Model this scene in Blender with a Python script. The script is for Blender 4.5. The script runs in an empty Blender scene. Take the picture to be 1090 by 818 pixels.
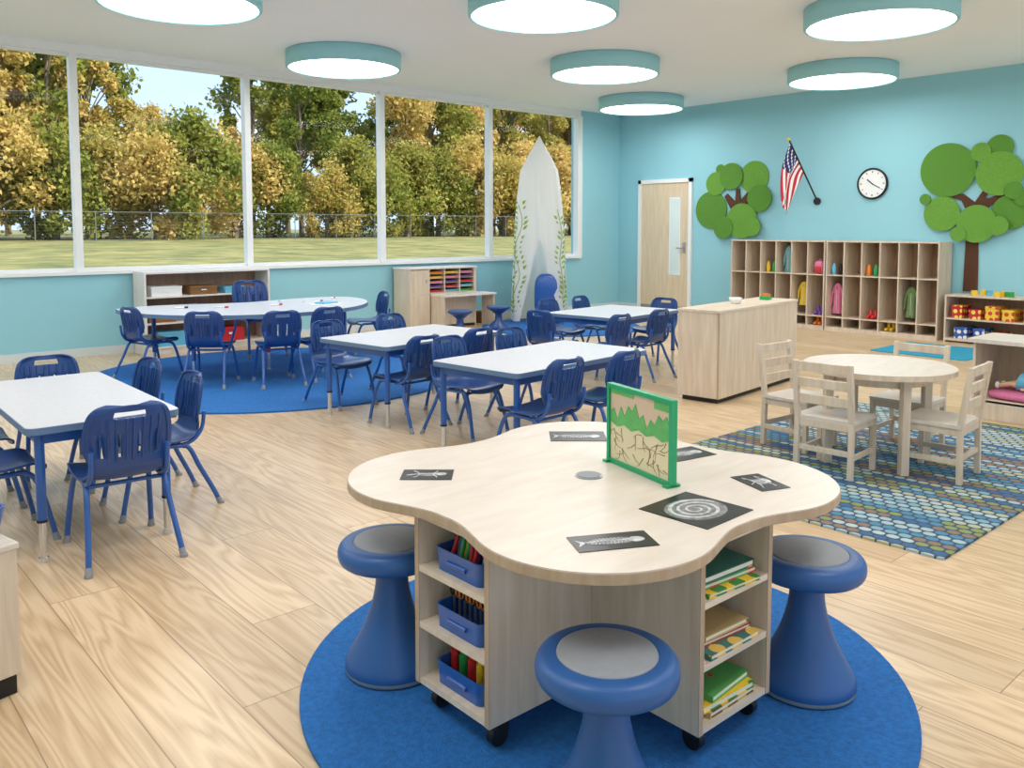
import bpy, math, random
import numpy as np
from mathutils import Vector, Matrix
random.seed(7)
PI=math.pi
scene=bpy.context.scene
# ------------------------------------------------------------------ camera
F=906.0; PY=309.0
cd=bpy.data.cameras.new('camera'); cam=bpy.data.objects.new('camera',cd); scene.collection.objects.link(cam)
cam.location=(0,0,1.35); cam.rotation_euler=(math.radians(90-4.2),0,math.radians(-41.5))
cd.sensor_width=36; cd.lens=F/1090*36; cd.shift_y=-(409-PY)/1090; cd.clip_end=500
scene.camera=cam
scene.view_settings.view_transform='Standard'
scene.view_settings.look='None'
scene.view_settings.exposure=0.3
# ------------------------------------------------------------------ materials
def lin(r,g,b):
    f=lambda c:(c/255/12.92) if c/255<=.04045 else ((c/255+.055)/1.055)**2.4
    return (f(r),f(g),f(b),1)
MATS={}
def mat(name,c,rough=.5,var=.06,scale=8,metal=0,bump=0,coat=0,bscale=None):
    if name in MATS: return MATS[name]
    m=bpy.data.materials.new(name); m.use_nodes=True; nt=m.node_tree; N=nt.nodes; L=nt.links
    b=N['Principled BSDF']; b.inputs['Roughness'].default_value=rough; b.inputs['Metallic'].default_value=metal
    b.inputs['Coat Weight'].default_value=coat
    tc=N.new('ShaderNodeTexCoord'); nz=N.new('ShaderNodeTexNoise'); nz.inputs['Scale'].default_value=scale; nz.inputs['Detail'].default_value=4
    L.new(tc.outputs['Object'],nz.inputs['Vector'])
    mx=N.new('ShaderNodeMix'); mx.data_type='RGBA'
    c=lin(*c)
    mx.inputs[6].default_value=tuple(x*(1-var) for x in c[:3])+(1,)
    mx.inputs[7].default_value=tuple(min(1,x*(1+var)) for x in c[:3])+(1,)
    L.new(nz.outputs['Fac'],mx.inputs[0]); L.new(mx.outputs[2],b.inputs['Base Color'])
    if bump:
        n2=N.new('ShaderNodeTexNoise'); n2.inputs['Scale'].default_value=bscale or 300; n2.inputs['Detail'].default_value=3
        L.new(tc.outputs['Object'],n2.inputs['Vector'])
        bp=N.new('ShaderNodeBump'); bp.inputs['Strength'].default_value=bump; bp.inputs['Distance'].default_value=.004
        L.new(n2.outputs['Fac'],bp.inputs['Height']); L.new(bp.outputs[0],b.inputs['Normal'])
    MATS[name]=m; return m
def wood(name,c1,c2,rough=.45,stretch=(14,14,1.2)):
    m=bpy.data.materials.new(name); m.use_nodes=True; nt=m.node_tree; N=nt.nodes; L=nt.links
    b=N['Principled BSDF']; b.inputs['Roughness'].default_value=rough
    tc=N.new('ShaderNodeTexCoord'); mp=N.new('ShaderNodeMapping'); mp.inputs['Scale'].default_value=stretch
    L.new(tc.outputs['Object'],mp.inputs[0])
    nz=N.new('ShaderNodeTexNoise'); nz.inputs['Scale'].default_value=2.2; nz.inputs['Detail'].default_value=7; nz.inputs['Distortion'].default_value=.6
    L.new(mp.outputs[0],nz.inputs['Vector'])
    r=N.new('ShaderNodeValToRGB'); r.color_ramp.elements[0].position=.3; r.color_ramp.elements[1].position=.7
    r.color_ramp.elements[0].color=lin(*c1); r.color_ramp.elements[1].color=lin(*c2)
    L.new(nz.outputs['Fac'],r.inputs[0]); L.new(r.outputs[0],b.inputs['Base Color'])
    MATS[name]=m; return m
def emis(name,c,s):
    m=bpy.data.materials.new(name); m.use_nodes=True; nt=m.node_tree; nt.nodes.clear()
    e=nt.nodes.new('ShaderNodeEmission'); o=nt.nodes.new('ShaderNodeOutputMaterial'); e.inputs[0].default_value=c; e.inputs[1].default_value=s
    nt.links.new(e.outputs[0],o.inputs[0]); return m

M_wall=mat('wall_paint_blue',(150,206,219),.75,.015,2,bump=.1,bscale=150)
M_ceil=mat('ceiling_white',(244,246,250),.85,.01,2)
M_white=mat('trim_white',(240,241,240),.4,.01)
M_base=mat('baseboard_paint',(214,222,224),.5,.02)
M_blue=mat('blue_plastic',(30,70,134),.32,.05,6,coat=.15)
M_blue2=mat('blue_frame_paint',(36,90,168),.3,.04,6,coat=.3)
M_stool=mat('stool_blue_plastic',(42,92,156),.4,.05,5)
M_grey=mat('grey_rubber',(146,150,156),.55,.08,40,bump=.2)
M_chrome=mat('chrome',(215,217,220),.22,.02,5,metal=.85)
M_black=mat('black_rubber',(18,18,20),.5,.1)
M_maple=wood('maple_wood',(208,189,165),(226,210,190))
M_mapleh=wood('maple_wood_horizontal',(210,192,170),(228,213,194),stretch=(1.2,14,14))
M_mapletop=wood('maple_tabletop',(213,201,188),(224,214,203),.35,(2.2,9,9))
M_mapledark=wood('maple_edge',(174,150,124),(192,170,146))
M_maplein=wood('maple_inner',(196,170,140),(212,190,162))
M_maplew=wood('pale_white_wood',(226,219,208),(238,232,224))
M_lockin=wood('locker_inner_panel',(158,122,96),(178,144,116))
M_lam=mat('speckled_laminate',(214,217,224),.3,.12,60)
M_lamedge=mat('table_edge_grey_blue',(96,124,160),.4,.03)
M_rug=mat('blue_rug_pile',(32,106,178),.95,.5,60,bump=1.0,bscale=160)
M_rugt=mat('teal_rug_pile',(40,150,180),.95,.2,90,bump=1.0,bscale=160)
M_red=mat('red_plastic',(205,44,48),.4)
M_yel=mat('yellow_plastic',(240,200,50),.4)
M_org=mat('orange_plastic',(238,128,40),.4)
M_grn=mat('green_plastic',(44,160,80),.4)
M_pink=mat('pink_fabric',(222,124,164),.8,.1,20)
M_teal=mat('teal_fabric',(120,180,186),.85,.1,20)
M_yelf=mat('yellow_fabric',(228,196,60),.85,.1,20)
M_grnf=mat('green_fabric',(118,146,96),.85,.1,20)
M_wht=mat('white_plastic',(240,240,236),.7,.03,10)
M_skin=mat('doll_skin',(232,186,150),.6)
M_hair=mat('doll_hair',(90,50,30),.8)
M_lblue=mat('light_blue_plastic',(110,190,220),.4)
M_purp=mat('purple_plastic',(120,70,160),.4)
M_paper=mat('book_paper',(236,230,214),.8,.05,30)
M_felt=mat('green_felt',(108,160,62),.95,.25,70,bump=1.0,bscale=220)
M_felt2=mat('green_felt_dark',(92,144,54),.95,.25,70,bump=1.0,bscale=220)
M_brown=mat('brown_felt',(92,58,40),.95,.25,60,bump=1.0,bscale=200)
M_drum=mat('drum_shade_teal',(160,214,222),.6,.01)
M_disc=emis('lamp_diffuser',(1,.985,.965,1),7.2)
M_board=mat('plant_card_tan',(228,214,176),.6,.05,20)
M_board2=mat('plant_card_rose',(214,186,160),.6,.08,20)
M_soil=mat('root_print_brown',(160,134,100),.8,.2,40)
M_gframe=mat('green_frame_plastic',(24,160,104),.35,.03)
M_steel=mat('brushed_steel',(170,172,175),.35,.05,20,metal=.8)
M_fence=mat('fence_grey',(112,114,110),.7,.1,3)
M_bask=mat('wicker_basket',(140,98,56),.8,.3,80,bump=1)
M_flagr=mat('flag_red',(196,32,52),.7); M_flagb=mat('flag_blue',(36,44,104),.7); M_flagw=mat('flag_white',(244,242,240),.7)
def floor_mat():
    m=bpy.data.materials.new('oak_plank_floor'); m.use_nodes=True; nt=m.node_tree; N=nt.nodes; L=nt.links
    b=N['Principled BSDF']; b.inputs['Roughness'].default_value=.3
    def math_(op,a,bv=None,c=None):
        n=N.new('ShaderNodeMath'); n.operation=op
        for i,x in enumerate((a,bv,c)):
            if x is None: continue
            if isinstance(x,(int,float)): n.inputs[i].default_value=x
            else: L.new(x,n.inputs[i])
        return n.outputs[0]
    tc=N.new('ShaderNodeTexCoord'); sp=N.new('ShaderNodeSeparateXYZ'); L.new(tc.outputs['Object'],sp.inputs[0])
    X=sp.outputs[0]; Y=sp.outputs[1]
    pw=.24; pl=2.3
    xr=math_('DIVIDE',X,pw); row=math_('FLOOR',xr); fx=math_('SUBTRACT',xr,row)
    wn=N.new('ShaderNodeTexWhiteNoise'); wn.noise_dimensions='1D'; L.new(row,wn.inputs['W'])
    off=math_('MULTIPLY',wn.outputs['Value'],7.0)
    yr=math_('ADD',math_('DIVIDE',Y,pl),off); col=math_('FLOOR',yr); fy=math_('SUBTRACT',yr,col)
    cb=N.new('ShaderNodeCombineXYZ'); L.new(row,cb.inputs[0]); L.new(col,cb.inputs[1])
    w2=N.new('ShaderNodeTexWhiteNoise'); w2.noise_dimensions='3D'; L.new(cb.outputs[0],w2.inputs['Vector'])
    pid=w2.outputs['Value']
    g=N.new('ShaderNodeCombineXYZ'); L.new(math_('MULTIPLY',X,8.0),g.inputs[0]); L.new(math_('MULTIPLY',Y,.7),g.inputs[1]); L.new(math_('MULTIPLY',pid,40.0),g.inputs[2])
    n1=N.new('ShaderNodeTexNoise'); n1.inputs['Scale'].default_value=.8; n1.inputs['Detail'].default_value=2.5; n1.inputs['Distortion'].default_value=.3; L.new(g.outputs[0],n1.inputs['Vector'])
    rings=math_('FRACT',math_('MULTIPLY',n1.outputs['Fac'],14.0))
    rings=math_('ABSOLUTE',math_('SUBTRACT',rings,.5)); rings=math_('MULTIPLY',rings,2.0)
    g2=N.new('ShaderNodeCombineXYZ'); L.new(math_('MULTIPLY',X,120.0),g2.inputs[0]); L.new(math_('MULTIPLY',Y,3.0),g2.inputs[1]); L.new(math_('MULTIPLY',pid,9.0),g2.inputs[2])
    n2=N.new('ShaderNodeTexNoise'); n2.inputs['Scale'].default_value=1; n2.inputs['Detail'].default_value=4; L.new(g2.outputs[0],n2.inputs['Vector'])
    gr=math_('ADD',math_('MULTIPLY',rings,.48),math_('MULTIPLY',n2.outputs['Fac'],.52))
    r=N.new('ShaderNodeValToRGB'); e=r.color_ramp.elements
    e[0].position=.1; e[0].color=lin(192,161,122); e[1].position=.68; e[1].color=lin(224,200,165)
    L.new(gr,r.inputs[0])
    t=N.new('ShaderNodeValToRGB'); e=t.color_ramp.elements
    e[0].color=(.85,.82,.78,1); e[1].color=(1.05,1.04,1.03,1); L.new(pid,t.inputs[0])
    mx=N.new('ShaderNodeMix'); mx.data_type='RGBA'; mx.blend_type='MULTIPLY'; mx.inputs[0].default_value=1
    L.new(r.outputs[0],mx.inputs[6]); L.new(t.outputs[0],mx.inputs[7])
    ex=math_('MULTIPLY',math_('MINIMUM',fx,math_('SUBTRACT',1.0,fx)),pw)
    ey=math_('MULTIPLY',math_('MINIMUM',fy,math_('SUBTRACT',1.0,fy)),pl)
    sm=math_('LESS_THAN',math_('MINIMUM',ex,ey),.0018)
    m2=N.new('ShaderNodeMix'); m2.data_type='RGBA'; L.new(math_('MULTIPLY',sm,.7),m2.inputs[0]); L.new(mx.outputs[2],m2.inputs[6]); m2.inputs[7].default_value=lin(122,92,64)
    L.new(m2.outputs[2],b.inputs['Base Color'])
    bp=N.new('ShaderNodeBump'); bp.inputs['Strength'].default_value=.12; bp.inputs['Distance'].default_value=.002; L.new(gr,bp.inputs['Height']); L.new(bp.outputs[0],b.inputs['Normal'])
    return m
def pebble_mat():
    m=bpy.data.materials.new('pebble_pattern_rug'); m.use_nodes=True; nt=m.node_tree; N=nt.nodes; L=nt.links
    b=N['Principled BSDF']; b.inputs['Roughness'].default_value=.95
    def math_(op,a,bv=None):
        n=N.new('ShaderNodeMath'); n.operation=op
        for i,x in enumerate((a,bv)):
            if x is None: continue
            if isinstance(x,(int,float)): n.inputs[i].default_value=x
            else: L.new(x,n.inputs[i])
        return n.outputs[0]
    tc=N.new('ShaderNodeTexCoord'); sp=N.new('ShaderNodeSeparateXYZ'); L.new(tc.outputs['Object'],sp.inputs[0])
    xr=math_('DIVIDE',sp.outputs[0],.050); row=math_('FLOOR',xr); fx=math_('SUBTRACT',xr,row)
    yy=math_('ADD',math_('DIVIDE',sp.outputs[1],.062),math_('MULTIPLY',math_('MODULO',row,2.0),.5)); col=math_('FLOOR',yy); fy=math_('SUBTRACT',yy,col)
    dx=math_('SUBTRACT',fx,.5); dy=math_('SUBTRACT',fy,.5)
    d=math_('ADD',math_('POWER',math_('ABSOLUTE',dx),2.2),math_('POWER',math_('ABSOLUTE',dy),2.2))
    mask=math_('LESS_THAN',d,.16)
    cb=N.new('ShaderNodeCombineXYZ'); L.new(row,cb.inputs[0]); L.new(math_('FLOOR',math_('DIVIDE',col,3.0)),cb.inputs[1])
    w=N.new('ShaderNodeTexWhiteNoise'); w.noise_dimensions='1D'; L.new(row,w.inputs['W'])
    w2=N.new('ShaderNodeTexWhiteNoise'); L.new(cb.outputs[0],w2.inputs['Vector'])
    v=math_('FRACT',math_('ADD',w.outputs['Value'],math_('MULTIPLY',w2.outputs['Value'],.15)))
    r=N.new('ShaderNodeValToRGB'); r.color_ramp.interpolation='CONSTANT'; e=r.color_ramp.elements
    cols=[(164,188,192),(78,134,164),(136,150,88),(180,196,194),(62,102,144),(142,118,96),(128,172,184),(178,182,152)]
    while len(e)<len(cols): e.new(.5)
    for i,c in enumerate(cols): e[i].position=i/len(cols); e[i].color=lin(*c)
    L.new(v,r.inputs[0])
    mx=N.new('ShaderNodeMix'); mx.data_type='RGBA'; L.new(mask,mx.inputs[0]); mx.inputs[6].default_value=lin(60,80,106); L.new(r.outputs[0],mx.inputs[7])
    L.new(mx.outputs[2],b.inputs['Base Color'])
    nz=N.new('ShaderNodeTexNoise'); nz.inputs['Scale'].default_value=200; L.new(tc.outputs['Object'],nz.inputs['Vector'])
    bp=N.new('ShaderNodeBump'); bp.inputs['Strength'].default_value=.8; bp.inputs['Distance'].default_value=.004; L.new(nz.outputs['Fac'],bp.inputs['Height']); L.new(bp.outputs[0],b.inputs['Normal'])
    return m
M_floor=floor_mat(); M_pebble=pebble_mat()
def spotted(name,base,dot,scale):
    m=bpy.data.materials.new(name); m.use_nodes=True; nt=m.node_tree; N=nt.nodes; L=nt.links
    b=N['Principled BSDF']; b.inputs['Roughness'].default_value=.6
    tc=N.new('ShaderNodeTexCoord'); v=N.new('ShaderNodeTexVoronoi'); v.inputs['Scale'].default_value=scale; v.inputs['Randomness'].default_value=.25
    L.new(tc.outputs['Object'],v.inputs['Vector'])
    r=N.new('ShaderNodeValToRGB'); r.color_ramp.interpolation='CONSTANT'; r.color_ramp.elements[0].color=lin(*dot); r.color_ramp.elements[1].color=lin(*base); r.color_ramp.elements[1].position=.33
    L.new(v.outputs['Distance'],r.inputs[0]); L.new(r.outputs[0],b.inputs['Base Color']); return m
M_spr=spotted('red_polka_box',(205,40,50),(250,230,90),14)
M_spy=spotted('yellow_polka_box',(244,204,60),(214,60,60),14)
M_spb=spotted('blue_polka_box',(50,90,170),(240,240,240),14)
def xray(name,scale,lo,hi):
    m=bpy.data.materials.new(name); m.use_nodes=True; nt=m.node_tree; N=nt.nodes; L=nt.links
    b=N['Principled BSDF']; b.inputs['Roughness'].default_value=.25
    tc=N.new('ShaderNodeTexCoord')
    nz=N.new('ShaderNodeTexNoise'); nz.inputs['Scale'].default_value=scale; nz.inputs['Detail'].default_value=4
    L.new(tc.outputs['Object'],nz.inputs['Vector'])
    r=N.new('ShaderNodeValToRGB'); r.color_ramp.elements[0].position=.3; r.color_ramp.elements[0].color=(lo,lo,lo,1); r.color_ramp.elements[1].position=.6; r.color_ramp.elements[1].color=(hi,hi,hi*1.03,1)
    L.new(nz.outputs['Fac'],r.inputs[0]); L.new(r.outputs[0],b.inputs['Base Color']); return m
M_xr=xray('xray_bone_print',50,.30,.65); M_xr2=xray('xray_soft_tissue',40,.10,.26); M_xrb=mat('xray_film_black',(22,22,24),.3,.1)
M_cover=[spotted('book_cover_a',(244,200,40),(60,140,60),14),spotted('book_cover_b',(90,170,90),(220,60,40),14),spotted('book_cover_c',(60,120,110),(230,190,90),14),spotted('book_cover_d',(170,60,46),(240,220,140),14),spotted('book_cover_e',(196,172,120),(110,80,50),14)]
def glassmat():
    m=bpy.data.materials.new('window_glass'); m.use_nodes=True; nt=m.node_tree; N=nt.nodes; L=nt.links; N.clear()
    t=N.new('ShaderNodeBsdfTransparent'); g=N.new('ShaderNodeBsdfGlossy'); g.inputs['Roughness'].default_value=.02; x=N.new('ShaderNodeMixShader'); x.inputs[0].default_value=.006
    o=N.new('ShaderNodeOutputMaterial'); L.new(t.outputs[0],x.inputs[1]); L.new(g.outputs[0],x.inputs[2]); L.new(x.outputs[0],o.inputs[0]); return m
M_glass=glassmat()
def fabric():
    m=bpy.data.materials.new('white_tent_fabric'); m.use_nodes=True; nt=m.node_tree; N=nt.nodes; L=nt.links; N.clear()
    d=N.new('ShaderNodeBsdfDiffuse'); t=N.new('ShaderNodeBsdfTranslucent'); x=N.new('ShaderNodeMixShader'); x.inputs[0].default_value=.45; o=N.new('ShaderNodeOutputMaterial')
    d.inputs[0].default_value=lin(250,250,248); t.inputs[0].default_value=lin(250,249,244)
    L.new(d.outputs[0],x.inputs[1]); L.new(t.outputs[0],x.inputs[2]); L.new(x.outputs[0],o.inputs[0]); return m
M_tent=fabric()

# ------------------------------------------------------------------ mesh builder
class MB:
    def __init__(s): s.v=[];s.f=[];s.mi=[];s.sm=[];s.mats=[];s.M=Matrix.Identity(4)
    def idx(s,m):
        if m not in s.mats: s.mats.append(m)
        return s.mats.index(m)
    def add(s,vs,fs,m,smooth=False):
        o=len(s.v); s.v+= [tuple(s.M@Vector(v)) for v in vs]; k=s.idx(m)
        for f in fs: s.f.append(tuple(i+o for i in f)); s.mi.append(k); s.sm.append(smooth)
    def box(s,x0,x1,y0,y1,z0,z1,m):
        v=[(x,y,z) for x in(x0,x1) for y in(y0,y1) for z in(z0,z1)]
        s.add(v,[(0,1,3,2),(4,6,7,5),(0,4,5,1),(2,3,7,6),(0,2,6,4),(1,5,7,3)],m)
    def tube(s,pts,r,m,n=10,cap=True):
        pts=[Vector(p) for p in pts]; k=len(pts)
        rs=r if isinstance(r,(list,tuple)) else [r]*k
        vs=[];fs=[]; up=None
        for i,p in enumerate(pts):
            t=(pts[min(i+1,k-1)]-pts[max(i-1,0)]).normalized()
            if up is None:
                a=Vector((0,0,1)) if abs(t.z)<.9 else Vector((1,0,0)); up=(a-t*a.dot(t)).normalized()
            else: up=(up-t*up.dot(t)).normalized()
            sd=t.cross(up)
            for j in range(n):
                a=2*PI*j/n; vs.append(p+(up*math.cos(a)+sd*math.sin(a))*rs[i])
        for i in range(k-1):
            for j in range(n):
                a=i*n+j;b=i*n+(j+1)%n; fs.append((a,b,b+n,a+n))
        s.add(vs,fs,m,True)
        if cap:
            s.add(vs[:n],[tuple(range(n))[::-1]],m); s.add(vs[-n:],[tuple(range(n))],m)
    def lathe(s,prof,m,c=(0,0,0),n=36,wave=None):
        vs=[];fs=[]
        for r,z in prof:
            for j in range(n):
                a=2*PI*j/n; rr=r*(wave(a,z) if wave else 1); vs.append((c[0]+rr*math.cos(a),c[1]+rr*math.sin(a),c[2]+z))
        for i in range(len(prof)-1):
            for j in range(n):
                a=i*n+j;b=i*n+(j+1)%n; fs.append((a,b,b+n,a+n))
        s.add(vs,fs,m,True)
    def disc(s,r,z,m,c=(0,0),n=36):
        s.add([(c[0]+r*math.cos(2*PI*j/n),c[1]+r*math.sin(2*PI*j/n),z) for j in range(n)],[tuple(range(n))],m)
    def prism(s,pts,z0,z1,m,side=None,bot=True):
        n=len(pts); v0=[(p[0],p[1],z0) for p in pts]; v1=[(p[0],p[1],z1) for p in pts]
        s.add(v1,[tuple(range(n))],m)
        if bot: s.add(v0,[tuple(range(n))[::-1]],m)
        s.add(v0+v1,[(i,(i+1)%n,n+(i+1)%n,n+i) for i in range(n)],side or m)
    def ell(s,c,r,m,n=16,k=10,pw=1.0):
        vs=[];fs=[]
        sg=lambda x:math.copysign(abs(x)**pw,x)
        for i in range(k+1):
            ph=PI*i/k-PI/2
            for j in range(n):
                a=2*PI*j/n; vs.append((c[0]+r[0]*sg(math.cos(ph))*sg(math.cos(a)),c[1]+r[1]*sg(math.cos(ph))*sg(math.sin(a)),c[2]+r[2]*sg(math.sin(ph))))
        for i in range(k):
            for j in range(n):
                a=i*n+j;b=i*n+(j+1)%n; fs.append((a,b,b+n,a+n))
        s.add(vs,fs,m,True)
    def surf(s,fn,us,vs_,th,m,hole=None):
        nu,nv=len(us),len(vs_); P=[[Vector(fn(u,v)) for u in us] for v in vs_]
        Nn=[]
        for i in range(nv):
            r=[]
            for j in range(nu):
                a=P[i][min(j+1,nu-1)]-P[i][max(j-1,0)]; b=P[min(i+1,nv-1)][j]-P[max(i-1,0)][j]
                r.append(a.cross(b).normalized())
            Nn.append(r)
        top=[P[i][j]+Nn[i][j]*th/2 for i in range(nv) for j in range(nu)]; bot=[P[i][j]-Nn[i][j]*th/2 for i in range(nv) for j in range(nu)]
        K=nu*nv; fs=[]; ec={}
        for i in range(nv-1):
            for j in range(nu-1):
                if hole and hole((us[j]+us[j+1])/2,(vs_[i]+vs_[i+1])/2): continue
                q=(i*nu+j,i*nu+j+1,(i+1)*nu+j+1,(i+1)*nu+j); fs.append(q); fs.append(tuple(x+K for x in q[::-1]))
                for t in range(4):
                    e=(q[t],q[(t+1)%4]); ec[e]=1
        side=[(b,a,a+K,b+K) for (a,b) in ec if (b,a) not in ec]
        s.add(top+bot,fs+side,m,True)
    def mesh(s,name):
        me=bpy.data.meshes.new(name); me.from_pydata(s.v,[],s.f)
        for m in s.mats: me.materials.append(m)
        me.polygons.foreach_set('material_index',s.mi); me.polygons.foreach_set('use_smooth',s.sm); me.update(); return me
    def obj(s,name,loc=(0,0,0),rot=0,bevel=0,sc=1):
        return place(s.mesh(name),name,loc,rot,bevel,sc)
def place(me,name,loc=(0,0,0),rot=0,bevel=0,sc=1):
    o=bpy.data.objects.new(name,me); scene.collection.objects.link(o); o.location=loc; o.rotation_euler=(0,0,math.radians(rot)); o.scale=(sc,sc,sc) if not isinstance(sc,tuple) else sc
    if bevel:
        b=o.modifiers.new('bevel','BEVEL'); b.width=bevel; b.segments=2; b.limit_method='ANGLE'; b.angle_limit=math.radians(50)
    return o
def T(x,y,z,rot=0): return Matrix.Translation((x,y,z))@Matrix.Rotation(math.radians(rot),4,'Z')
def rrect(w,d,r,n=6):
    p=[]
    for cx,cy,a0 in((w/2-r,d/2-r,0),(-w/2+r,d/2-r,90),(-w/2+r,-d/2+r,180),(w/2-r,-d/2+r,270)):
        for i in range(n+1):
            a=math.radians(a0+90*i/n); p.append((cx+r*math.cos(a),cy+r*math.sin(a)))
    return p
def catmull(pts,n):
    out=[]
    for i in range(len(pts)-1):
        p0=pts[max(i-1,0)];p1=pts[i];p2=pts[i+1];p3=pts[min(i+2,len(pts)-1)]
        for k in range(n):
            t=k/n
            out.append(tuple(.5*((2*b_)+(-a+c)*t+(2*a-5*b_+4*c-d)*t*t+(-a+3*b_-3*c+d)*t**3) for a,b_,c,d in zip(p0,p1,p2,p3)))
    out.append(pts[-1]); return out
# ------------------------------------------------------------------ room shell
XR=10.9; YW=9.6; CZ=3.22; XL=-4.0; YB=-5.0
b=MB(); b.box(XL,XR,YB,YW,-.1,0,M_floor); b.obj('floor')
b=MB(); b.box(XL,XR+.2,YB,YW+.2,CZ,CZ+.15,M_ceil); b.obj('ceiling')
b=MB(); b.box(XR,XR+.2,YB,YW+.2,-.1,CZ,M_wall); b.obj('wall_right')
b=MB(); b.box(XL-.2,XL,YB,YW+.2,-.1,CZ,M_wall); b.obj('wall_left')
b=MB(); b.box(XL,XR,YW,YW+.2,-.1,.86,M_wall); b.box(9.96,XR,YW,YW+.2,.86,CZ,M_wall); b.obj('wall_back')
b=MB(); b.box(XL,XR-.02,YW-.015,YW,0,.09,M_base); b.obj('baseboard_back')
b=MB(); b.box(XR-.015,XR,YB,8.06,0,.09,M_base); b.box(XR-.015,XR,9.17,YW-.015,0,.09,M_base); b.obj('baseboard_right')
b=MB(); b.box(XL,9.96,YW-.045,YW+.1,.86,.895,M_white); b.obj('trim_sill')
b=MB(); b.box(XL,9.96,YW-.01,YW+.1,3.13,CZ,M_white); b.obj('trim_head')
mx=[2.50+1.86*k for k in range(-3,5)]
for i in range(len(mx)):
    x=mx[i]; b=MB(); b.box(x-.035,x+.035,YW-.005,YW+.1,.895,3.13,M_white)
    if i==len(mx)-1: b.box(x+.02,x+.06,YW-.012,YW+.1,.895,3.13,M_white)
    if i>0:
        a=mx[i-1]+.035; c=x-.035
        b.box(a,c,YW+.03,YW+.09,.895,.93,M_white); b.box(a,c,YW+.03,YW+.09,3.10,3.13,M_white)
        b.add([(a,YW+.06,.9),(c,YW+.06,.9),(c,YW+.06,3.12),(a,YW+.06,3.12)],[(0,1,2,3)],M_glass)
    b.obj('window_%d'%(i+1))
def WR(y,z,x=XR): return Matrix(((0,0,-1,x),(-1,0,0,y),(0,1,0,z),(0,0,0,1)))
# door
b=MB(); b.M=WR(8.615,0,XR-.001)
hw=.475
b.box(-hw-.06,-hw,0,2.12,0,.04,M_white); b.box(hw,hw+.06,0,2.12,0,.04,M_white); b.box(-hw-.06,hw+.06,2.06,2.12,0,.04,M_white)
M_door=wood('door_birch',(216,194,162),(230,210,180))
b.box(-hw,hw,0.005,2.06,0,.02,M_door)
b.box(.10,.32,.60,1.83,.02,.028,M_white)
M_dglass=mat('door_lite_glass',(222,236,234),.1,.1,3)
b.box(.125,.295,.625,1.805,.028,.031,M_dglass)
b.box(.37,.42,.95,1.12,.02,.03,M_steel); b.tube([(.395,1.03,.03),(.395,1.03,.07),(.28,1.03,.07)],.011,M_steel)
b.box(-hw,hw,.006,.1,.02,.024,M_steel)
b.obj('door_1')
# ceiling drum lights
b=MB(); rr=.61
b.lathe([(rr-.02,0),(rr,-.005),(rr,-.16),(rr-.01,-.172),(rr-.027,-.172),(rr-.027,-.155)],M_drum,n=72)
b.disc(rr-.027,-.158,M_disc,n=72); me=b.mesh('ceiling_drum_light')
for x,y in [(2.53,6.72),(4.85,5.10),(7.19,3.44),(4.82,8.18),(7.21,6.58),(9.60,5.02),(9.68,8.12),(2.44,3.5),(4.83,1.9),(7.2,.3),(9.6,1.85),(0.05,5.1),(0.05,8.3),(.05,1.9),(2.44,.3),(-2.3,3.5),(-2.3,6.76)]:
    place(me,'ceiling_drum_light',(x,y,CZ))
# ------------------------------------------------------------------ rugs
def disc_rug(name,x,y,r,m,h=.012):
    b=MB(); b.prism([(r*math.cos(2*PI*i/96),r*math.sin(2*PI*i/96)) for i in range(96)],0,h,m); b.obj(name,(x,y,0),0,.004)
disc_rug('round_blue_rug',1.875,1.715,.895,M_rug)
disc_rug('round_blue_rug',3.52,7.25,1.68,M_rug)
disc_rug('round_blue_rug',8.15,8.2,1.08,M_rug)
b=MB(); b.prism(rrect(2.74,1.80,.02),0,.01,M_pebble); b.obj('pebble_pattern_rug',(4.91,2.26,0))
b=MB(); b.prism(rrect(1.0,1.0,.03),0,.01,M_rugt); b.obj('small_teal_rug',(9.6,3.85,0))
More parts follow.
